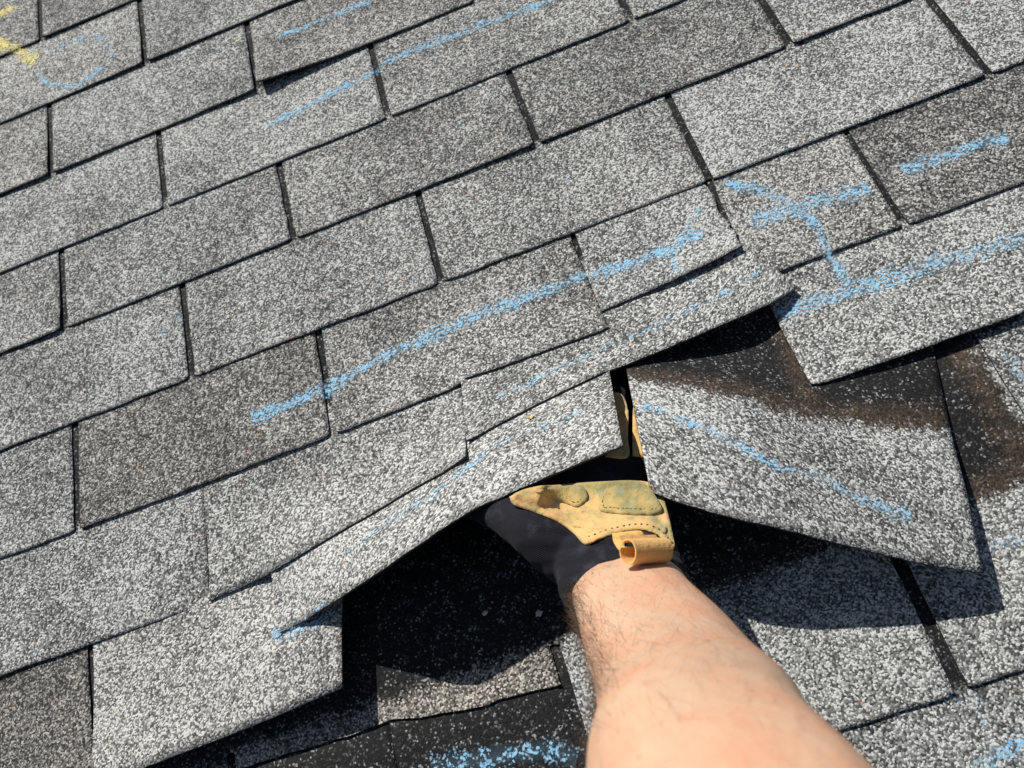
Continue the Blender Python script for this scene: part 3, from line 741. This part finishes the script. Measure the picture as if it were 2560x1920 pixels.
def chalk_mark(label, colour, width, density, pts):
    line = spline_even([Vector((p[0], p[1], 0)) for p in pts], 0.0035)
    A = 8
    rows, uvs, s = [], [], 0.0
    for i, p in enumerate(line):
        a = line[max(0, i - 1)]; b = line[min(len(line) - 1, i + 1)]
        d = (b - a).normalized()
        side = Vector((-d.y, d.x, 0))
        if i:
            s += (p - line[i - 1]).length
        wob = 0.0025 * noise.noise((s * 40, width * 900, len(pts)))
        wd = width * (0.85 + 0.35 * noise.noise((s * 25, 3.3, width * 300)))
        rows.append([]); uvs.append([])
        for k in range(A + 1):
            x = k / A * 2 - 1
            q = p + side * (x * wd * 0.95 + wob)
            co, no = drop(q.x, q.y)
            rows[-1].append(co + no * 0.0007)
            uvs[-1].append((s, x))
    verts = [q for r in rows for q in r]
    fl = [q for r in uvs for q in r]
    faces = []
    for i in range(len(rows) - 1):
        for k in range(A):
            f = (i * (A + 1) + k, (i + 1) * (A + 1) + k, (i + 1) * (A + 1) + k + 1, i * (A + 1) + k + 1)
            z = [verts[v].z for v in f]
            if max(z) - min(z) < 0.0062 and max((verts[f[a]] - verts[f[a - 1]]).length for a in range(4)) < 0.0085:
                faces.append(f)
    me = bpy.data.meshes.new('chalk_mark')
    me.from_pydata([tuple(v) for v in verts], [], faces)
    uvl = me.uv_layers.new(name='UVMap')
    for poly in me.polygons:
        poly.use_smooth = True
        for li in poly.loop_indices:
            uvl.data[li].uv = fl[me.loops[li].vertex_index]
    link('chalk_mark', me, roof, ({'b': M_BLUE, 'y': M_YEL, 'w': M_WHITE}[colour],), label=label, density=density)

for c in CHALK:
    chalk_mark(*c)

# ------------------------------------------------------------------ the arm
def loft(rings, seg, m, name, power=2.3):
    """rings of [centre, half width vector, half depth vector]"""
    cs = spline([r[0] for r in rings], m); as_ = spline([r[1] for r in rings], m); bs = spline([r[2] for r in rings], m)
    verts, faces = [], []
    for c, a, b in zip(cs, as_, bs):
        for k in range(seg):
            t = 2 * math.pi * k / seg
            ct, st = math.cos(t), math.sin(t)
            x = math.copysign(abs(ct) ** (2 / power), ct); y = math.copysign(abs(st) ** (2 / power), st)
            verts.append(c + a * x + b * y)
    n = len(cs)
    for i in range(n - 1):
        for k in range(seg):
            faces.append((i * seg + k, i * seg + (k + 1) % seg, (i + 1) * seg + (k + 1) % seg, (i + 1) * seg + k))
    faces.append(tuple(range(seg - 1, -1, -1))); faces.append(tuple((n - 1) * seg + k for k in range(seg)))
    return verts, faces

def mesh_of(name, verts, faces, smooth=True):
    me = bpy.data.meshes.new(name)
    me.from_pydata([tuple(v) for v in verts], [], faces)
    bm = bmesh.new(); bm.from_mesh(me)
    bmesh.ops.recalc_face_normals(bm, faces=bm.faces)
    bm.to_mesh(me); bm.free()
    for p in me.polygons:
        p.use_smooth = smooth
    return me

# beyond the picture the forearm goes on to the elbow and the start of the upper arm
arm_rings = list(ARM)
av, af = loft(arm_rings, 48, 8 * (len(arm_rings) - 1), 'person')
for i, p in enumerate(av):                         # tendons near the wrist, uneven muscle above
    k_, row = i % 48, i // 48
    t_ = 2 * math.pi * k_ / 48
    s_ = row / (8 * (len(arm_rings) - 1))
    ten = 0.0016 * math.exp(-((s_ - .2) / .16) ** 2) * max(0, math.sin(t_)) * (math.exp(-((t_ - 1.45) / .13) ** 2) + .7 * math.exp(-((t_ - 1.95) / .16) ** 2) - .4)
    ten += 0.0011 * noise.noise((math.cos(t_) * 2.2, math.sin(t_) * 2.2, s_ * 7))
    c_ = sum((av[row * 48 + q] for q in range(48)), Vector()) / 48
    av[i] = p + (p - c_).normalized() * ten
person = link('person', mesh_of('person', av, af), None, (M_SKIN,), category='person',
              label='bare hairy forearm of a person reaching a gloved hand under the lifted shingles')

# ------------------------------------------------------------------ the glove
def tube(chain, seg=20, m=24):
    pts = spline([Vector(c[:3]) for c in chain], m)
    rad = [v.x for v in spline([Vector((c[3], 0, 0)) for c in chain], m)]
    d0 = (pts[1] - pts[0]).normalized(); d1 = (pts[-1] - pts[-2]).normalized()
    # rounded ends
    pre = [(pts[0] - d0 * rad[0] * math.sin(a), rad[0] * math.cos(a)) for a in (1.45, 1.1, 0.7, 0.35)]
    post = [(pts[-1] + d1 * rad[-1] * math.sin(a), rad[-1] * math.cos(a)) for a in (0.35, 0.7, 1.1, 1.45)]
    seq = pre + list(zip(pts, rad)) + post
    verts, faces = [], []
    ref = Vector((1, 0, 0))
    for i, (p, r) in enumerate(seq):
        d = (seq[min(i + 1, len(seq) - 1)][0] - seq[max(i - 1, 0)][0]).normalized()
        x = (ref - d * ref.dot(d)).normalized(); y = d.cross(x)
        for k in range(seg):
            t = 2 * math.pi * k / seg
            verts.append(p + x * (r * math.cos(t)) + y * (r * math.sin(t)))
    n = len(seq)
    for i in range(n - 1):
        for k in range(seg):
            faces.append((i * seg + k, i * seg + (k + 1) % seg, (i + 1) * seg + (k + 1) % seg, (i + 1) * seg + k))
    faces.append(tuple(range(seg - 1, -1, -1))); faces.append(tuple((n - 1) * seg + k for k in range(seg)))
    return verts, faces

def fused(name, shapes, voxel, smooth=6):
    verts, faces = [], []
    for v, f in shapes:
        k = len(verts)
        verts += v
        faces += [tuple(k + i for i in q) for q in f]
    me = mesh_of(name, verts, faces)
    tmp = bpy.data.objects.new('tmp', me); col.objects.link(tmp)
    md = tmp.modifiers.new('r', 'REMESH'); md.mode = 'VOXEL'; md.voxel_size = voxel
    ms = tmp.modifiers.new('s', 'SMOOTH'); ms.factor = 0.5; ms.iterations = smooth
    dg = bpy.context.evaluated_depsgraph_get()
    out = bpy.data.meshes.new_from_object(tmp.evaluated_get(dg))
    bpy.data.objects.remove(tmp)
    for p in out.polygons:
        p.use_smooth = True
    return out

shapes = [loft(GLOVE, 40, 8 * (len(GLOVE) - 1), 'g', 2.6)]
shapes += [tube(f) for f in FINGERS] + [tube(THUMB)]
# the heel of the palm: ball of the thumb and the little-finger side
gm = fused('glove', shapes, 0.0016, 10)
gdir = (Vector(GLOVE[-1][0]) - Vector(GLOVE[0][0])).normalized()
g0 = Vector(GLOVE[0][0])
gnorm = [v.normal.copy() for v in gm.vertices]
for v in gm.vertices:                              # folds of the knit round the wrist, slack elsewhere
    s_ = (v.co - g0).dot(gdir)
    fold = 0.0016 * math.exp(-((s_ - 0.03) / 0.03) ** 2) * noise.noise((s_ * 170 + v.co.x * 30, v.co.x * 18, v.co.z * 18))
    fold += 0.0010 * noise.noise(v.co * 55)
    v.co = v.co + gnorm[v.index] * fold
gm.update()
glove = link('glove', gm, person, (M_KNIT,), label='work glove of tan leather and black knit')
gbvh = BVHTree.FromPolygons([v.co for v in gm.vertices], [list(p.vertices) for p in gm.polygons])
GD = Vector(GDIR).normalized()
gx = (Vector(CAM['right']) - GD * Vector(CAM['right']).dot(GD)).normalized()
gy = GD.cross(gx)

def on_glove(p, off):
    hit = gbvh.ray_cast(Vector(p) - GD * 0.12, GD)
    if hit[0] is None:
        hit = gbvh.find_nearest(Vector(p))
    return hit[0] + hit[1] * off, hit[1]

def sewn(name, outline, mat, parent, off=0.0016, step=0.0025, rim=0.0022, soft=0.0, curved=True, **props):
    """a piece of leather lying on the glove: outline points in front of the glove, pressed onto it"""
    out = [Vector(p) for p in outline]
    if curved:
        loop = out + out[:1]
        out = spline_even(loop, 0.0018)[:-1]
    P2 = [Vector((p.dot(gx), p.dot(gy))) for p in out]
    depth = sum(p.dot(GD) for p in out) / len(out)
    n = len(P2)
    minx, maxx = min(p.x for p in P2), max(p.x for p in P2)
    miny, maxy = min(p.y for p in P2), max(p.y for p in P2)
    def inside(q):
        c = False
        for i in range(n):
            a, b = P2[i], P2[i - 1]
            if (a.y > q.y) != (b.y > q.y) and q.x < (b.x - a.x) * (q.y - a.y) / (b.y - a.y) + a.x:
                c = not c
        return c
    def dist(q):
        return min((q - p).length for p in P2)
    pts = list(P2)
    y = miny
    while y < maxy:
        x = minx
        while x < maxx:
            q = Vector((x + rng.uniform(-.0003, .0003), y + rng.uniform(-.0003, .0003)))
            if inside(q) and dist(q) > step * 0.7:
                pts.append(q)
            x += step
        y += step
    res = delaunay_2d_cdt(pts, [(i, (i + 1) % n) for i in range(n)], [list(range(n))], 1, 1e-7)
    vs_, _, fs_ = res[0], res[1], res[2]
    verts, d_of = [], []
    for v in vs_:
        p = gx * v.x + gy * v.y + GD * depth
        dd = min(dist(v), 0.006)
        puff = soft * (1 - (1 - dd / 0.006) ** 2)
        co, no = on_glove(p, off * (0.72 if dd < 0.0004 else 1.0) + puff)
        verts.append(co); d_of.append(no)
    # leather is stiffer than the hand: even out the depth
    nb = [set() for _ in verts]
    for f in fs_:
        for i in range(len(f)):
            nb[f[i]].add(f[i - 1]); nb[f[i - 1]].add(f[i])
    for _ in range(20):
        dep = [v.dot(GD) for v in verts]
        for i, v in enumerate(verts):
            if nb[i]:
                m_ = sum(dep[j] for j in nb[i]) / len(nb[i])
                verts[i] = v + GD * (min(m_, dep[i]) - dep[i])
    # back to the drawn outline, seen along the pressing direction
    for i, v in enumerate(verts):
        q = gx * vs_[i].x + gy * vs_[i].y
        verts[i] = q + GD * v.dot(GD)
    bm = bmesh.new()
    bv = [bm.verts.new(v) for v in verts]
    for f in fs_:
        try:
            bm.faces.new([bv[i] for i in f])
        except ValueError:
            pass
    bmesh.ops.recalc_face_normals(bm, faces=bm.faces)
    s_ = sum((f.normal.dot(-GD) for f in bm.faces))
    if s_ < 0:
        bmesh.ops.reverse_faces(bm, faces=bm.faces)
    be = [e for e in bm.edges if e.is_boundary]
    ex = bmesh.ops.extrude_edge_only(bm, edges=be)
    low = [v for v in ex['geom'] if isinstance(v, bmesh.types.BMVert)]
    for v in low:
        v.co += GD * rim
    me = bpy.data.meshes.new(name)
    bm.to_mesh(me); bm.free()
    for p in me.polygons:
        p.use_smooth = True
    return link(name, me, parent, (mat,), **props)

def stitches(name, path, mat, parent, length=0.0022, gap=0.0012, off=0.0030, r=0.00045, jitter=0.0, **props):
    line = spline_even([Vector(p) for p in path], 0.0003)
    verts, faces = [], []
    period = length + gap
    n = int(length / 0.0003)
    i = 0
    while i + n < len(line):
        a, na = on_glove(line[i], off); b, nb = on_glove(line[i + n], off)
        mid = (a + b) / 2 + na * r * 1.2
        d = (b - a).normalized(); s_ = d.cross(na).normalized()
        k = len(verts)
        for q, rad, sink in ((a, r * .7, -r), (mid, r, 0), (b, r * .7, -r)):
            for t in range(5):
                an = 2 * math.pi * t / 5
                verts.append(q + na * (sink + rad * math.sin(an)) + s_ * rad * math.cos(an))
        for j in range(2):
            for t in range(5):
                faces.append((k + j * 5 + t, k + j * 5 + (t + 1) % 5, k + (j + 1) * 5 + (t + 1) % 5, k + (j + 1) * 5 + t))
        i += int(period / 0.0003)
    return link(name, mesh_of(name, verts, faces), parent, (mat,), **props)

def cord(name, path, mat, parent, r=0.0012, off=0.0008, wide=1.0, **props):
    line = spline_even([Vector(p) for p in path], 0.002)
    pn = [on_glove(p, off) for p in line]
    verts, faces = [], []
    for i, (p, no) in enumerate(pn):
        d = (pn[min(i + 1, len(pn) - 1)][0] - pn[max(i - 1, 0)][0]).normalized()
        s_ = d.cross(no).normalized()
        for t in range(8):
            an = 2 * math.pi * t / 8
            verts.append(p + no * r * math.sin(an) + s_ * r * wide * math.cos(an))
    for i in range(len(pn) - 1):
        for t in range(8):
            faces.append((i * 8 + t, i * 8 + (t + 1) % 8, (i + 1) * 8 + (t + 1) % 8, (i + 1) * 8 + t))
    faces.append(tuple(range(7, -1, -1))); faces.append(tuple((len(pn) - 1) * 8 + t for t in range(8)))
    return link(name, mesh_of(name, verts, faces), parent, (mat,), **props)

palm = sewn('palm_leather', PALM, M_LEA, glove, off=0.0016, rim=0.004)
_v = [v.co.copy() for v in gm.vertices]
_f = [list(p.vertices) for p in gm.polygons]
_k = len(_v)
_v += [v.co.copy() for v in palm.data.vertices]
_f += [[_k + i for i in p.vertices] for p in palm.data.polygons]
gbvh = BVHTree.FromPolygons(_v, _f)
sewn('palm_pad', PADB, M_PAD, glove, off=0.0015, soft=0.0012, label='large stained pad on the heel of the glove')
sewn('palm_pad', PADS, M_PAD, glove, off=0.0015, soft=0.0010, label='small stained pad on the ball of the thumb')
for f in FLEATH:
    sewn('finger_leather', f, M_LEA, glove, off=0.0012)
stitches('stitching', STITCHB, M_YTH, glove, off=0.0024)
stitches('stitching', STITCHS, M_YTH, glove, off=0.0024)
cord('hem', HEM, M_LEA, glove, r=0.0012, off=0.0006, wide=2.6)
stitches('stitching', [Vector(p) - gy * 0.0015 for p in HEM], M_BTH, glove, length=0.003, gap=0.0016, off=0.0012, r=0.0006)
cord('fold', FOLD, M_LEA, glove, r=0.0022, off=-0.0006, wide=2.4)
cord('cuff_trim', CUFFTRIM, M_KNIT, glove, r=0.0016, off=0.0004, wide=1.4)
sewn('pull_tab_base', FLAP, M_TAB, glove, off=0.0012)

# pull tab: a strip of leather bent round into a loop
a, b = Vector(TAB['a']), Vector(TAB['b'])
ax = (b - a)
toc = (-GD + ax.normalized() * GD.dot(ax.normalized())).normalized()
dn = ax.cross(toc).normalized()
if dn.dot(gy) < 0:
    dn = -dn
prof = []
for i in range(33):
    t = math.radians(20 - 330 * i / 32)
    r = 0.0092
    prof.append(dn * (-math.sin(t) * r * 0.95) + toc * (-math.cos(t) * r * 0.80))
tail = [prof[-1] + (-dn) * 0.004 - toc * 0.003]
prof = prof + tail
verts, faces = [], []
TH = 0.0011
for side in (0, 1):
    for layer in (0, 1):
        for i, p in enumerate(prof):
            sc_ = 1 - layer * TH / 0.0092
            verts.append((a if side == 0 else b) + p * sc_)
L_ = len(prof)
ix = lambda s_, l, i: (s_ * 2 + l) * L_ + i
for i in range(L_ - 1):
    faces.append((ix(0, 0, i), ix(1, 0, i), ix(1, 0, i + 1), ix(0, 0, i + 1)))
    faces.append((ix(0, 1, i), ix(0, 1, i + 1), ix(1, 1, i + 1), ix(1, 1, i)))
    for s_ in (0, 1):
        faces.append((ix(s_, 0, i), ix(s_, 0, i + 1), ix(s_, 1, i + 1), ix(s_, 1, i)))
for i in (0, L_ - 1):
    faces.append((ix(0, 0, i), ix(1, 0, i), ix(1, 1, i), ix(0, 1, i)))
link('pull_tab', mesh_of('pull_tab', verts, faces, False), glove, (M_TAB,), label='tan leather pull loop at the wrist')

# ------------------------------------------------------------------ arm hair
cs = spline([r[0] for r in ARM], 80); as_ = spline([r[1] for r in ARM], 80); bs = spline([r[2] for r in ARM], 80)
def arm_at(s, ang):
    i = max(1, min(79, int(s * 80)))
    ct, st = math.cos(ang), math.sin(ang)
    x = math.copysign(abs(ct) ** (2 / 2.3), ct); y = math.copysign(abs(st) ** (2 / 2.3), st)
    p = cs[i] + as_[i] * x + bs[i] * y
    no = (as_[i] * (ct / as_[i].length_squared) + bs[i] * (st / bs[i].length_squared)).normalized()
    ax_ = (cs[i + 1] - cs[i - 1]).normalized()
    return p, no, ax_
verts, faces = [], []
hr = random.Random(5)
for q in range(1900):
    fine = q >= 1000
    s = hr.uniform(0.17, 0.66) if fine else hr.betavariate(1.2, 2.0) * 0.52 + 0.15
    ang = hr.uniform(0.7, 3.4) if fine else math.pi + hr.gauss(-0.05, 0.40)          # denser on the outer side
    p, no, ax_ = arm_at(s, ang)
    ln = hr.uniform(0.007, 0.016)
    sidev = no.cross(ax_).normalized()
    lay = hr.uniform(0.1, 0.35) if fine else hr.uniform(0.25, 0.9)
    d = (no * lay - ax_ * hr.uniform(0.1, 0.9) + sidev * hr.uniform(-0.6, 0.6)).normalized()
    bend = (-no * 0.5 - ax_ * hr.uniform(-0.2, 0.8) + sidev * hr.uniform(-0.8, 0.8)) * hr.uniform(0.4, 1.1)
    k = len(verts)
    m = 6
    x = d.cross(Vector((0.3, 0.2, 0.9))).normalized()
    y = d.cross(x)
    for i in range(m):
        t = i / (m - 1)
        c = p + d * (ln * t) + bend * (ln * t * t * 0.6)
        r = (0.000045 if fine else 0.00010) * (1 - 0.75 * t)
        for z in range(3):
            an = 2 * math.pi * z / 3
            verts.append(c + x * (r * math.cos(an)) + y * (r * math.sin(an)))
    for i in range(m - 1):
        for z in range(3):
            faces.append((k + i * 3 + z, k + i * 3 + (z + 1) % 3, k + (i + 1) * 3 + (z + 1) % 3, k + (i + 1) * 3 + z))
link('arm_hair', mesh_of('arm_hair', verts, faces), person, (M_HAIR,), kind='stuff', label='short brown hair along the outer side of the forearm')

# ------------------------------------------------------------------ small things lying about
def scrap(name, at, size, mat, label, category, seed, thick=0.0012, bend=0.0, group=None):
    rr = random.Random(seed)
    co, no = drop(at[0], at[1])
    xx = no.cross(Vector((0, 1, 0.1))).normalized(); yy = no.cross(xx)
    ring = []
    m = 11
    for i in range(m):
        t = 2 * math.pi * i / m
        r = size * rr.uniform(0.65, 1.15)
        ring.append((r * math.cos(t), r * 0.8 * math.sin(t)))
    verts = [co + xx * x + yy * y + no * (thick + bend * x * x / size) for x, y in ring]
    verts += [v - no * thick * 0.9 for v in verts]
    verts += [co + no * (thick * 1.25)]
    faces = [(i, (i + 1) % m, 2 * m) for i in range(m)] + [(i, m + i, m + (i + 1) % m, (i + 1) % m) for i in range(m)]
    o = link(name, mesh_of(name, verts, faces, False), None, (mat,), label=label, category=category)
    if group:
        o['group'] = group
scrap('leaf_scrap', MISC['leaf'], 0.0032, M_LEAF, 'tiny curled tan leaf scrap on the lifted tab above the hand', 'leaf', 3, bend=0.9)
scrap('pale_flake', MISC['flake'][0], 0.0030, M_FLAKE, 'fainter pale flake in the dark hole, farther from the arm', 'flake', 4, group='flakes in the dark hole')
scrap('pale_flake', MISC['flake'][1], 0.0038, M_FLAKE, 'pale flake in the dark hole, just left of the arm', 'flake', 8, group='flakes in the dark hole')
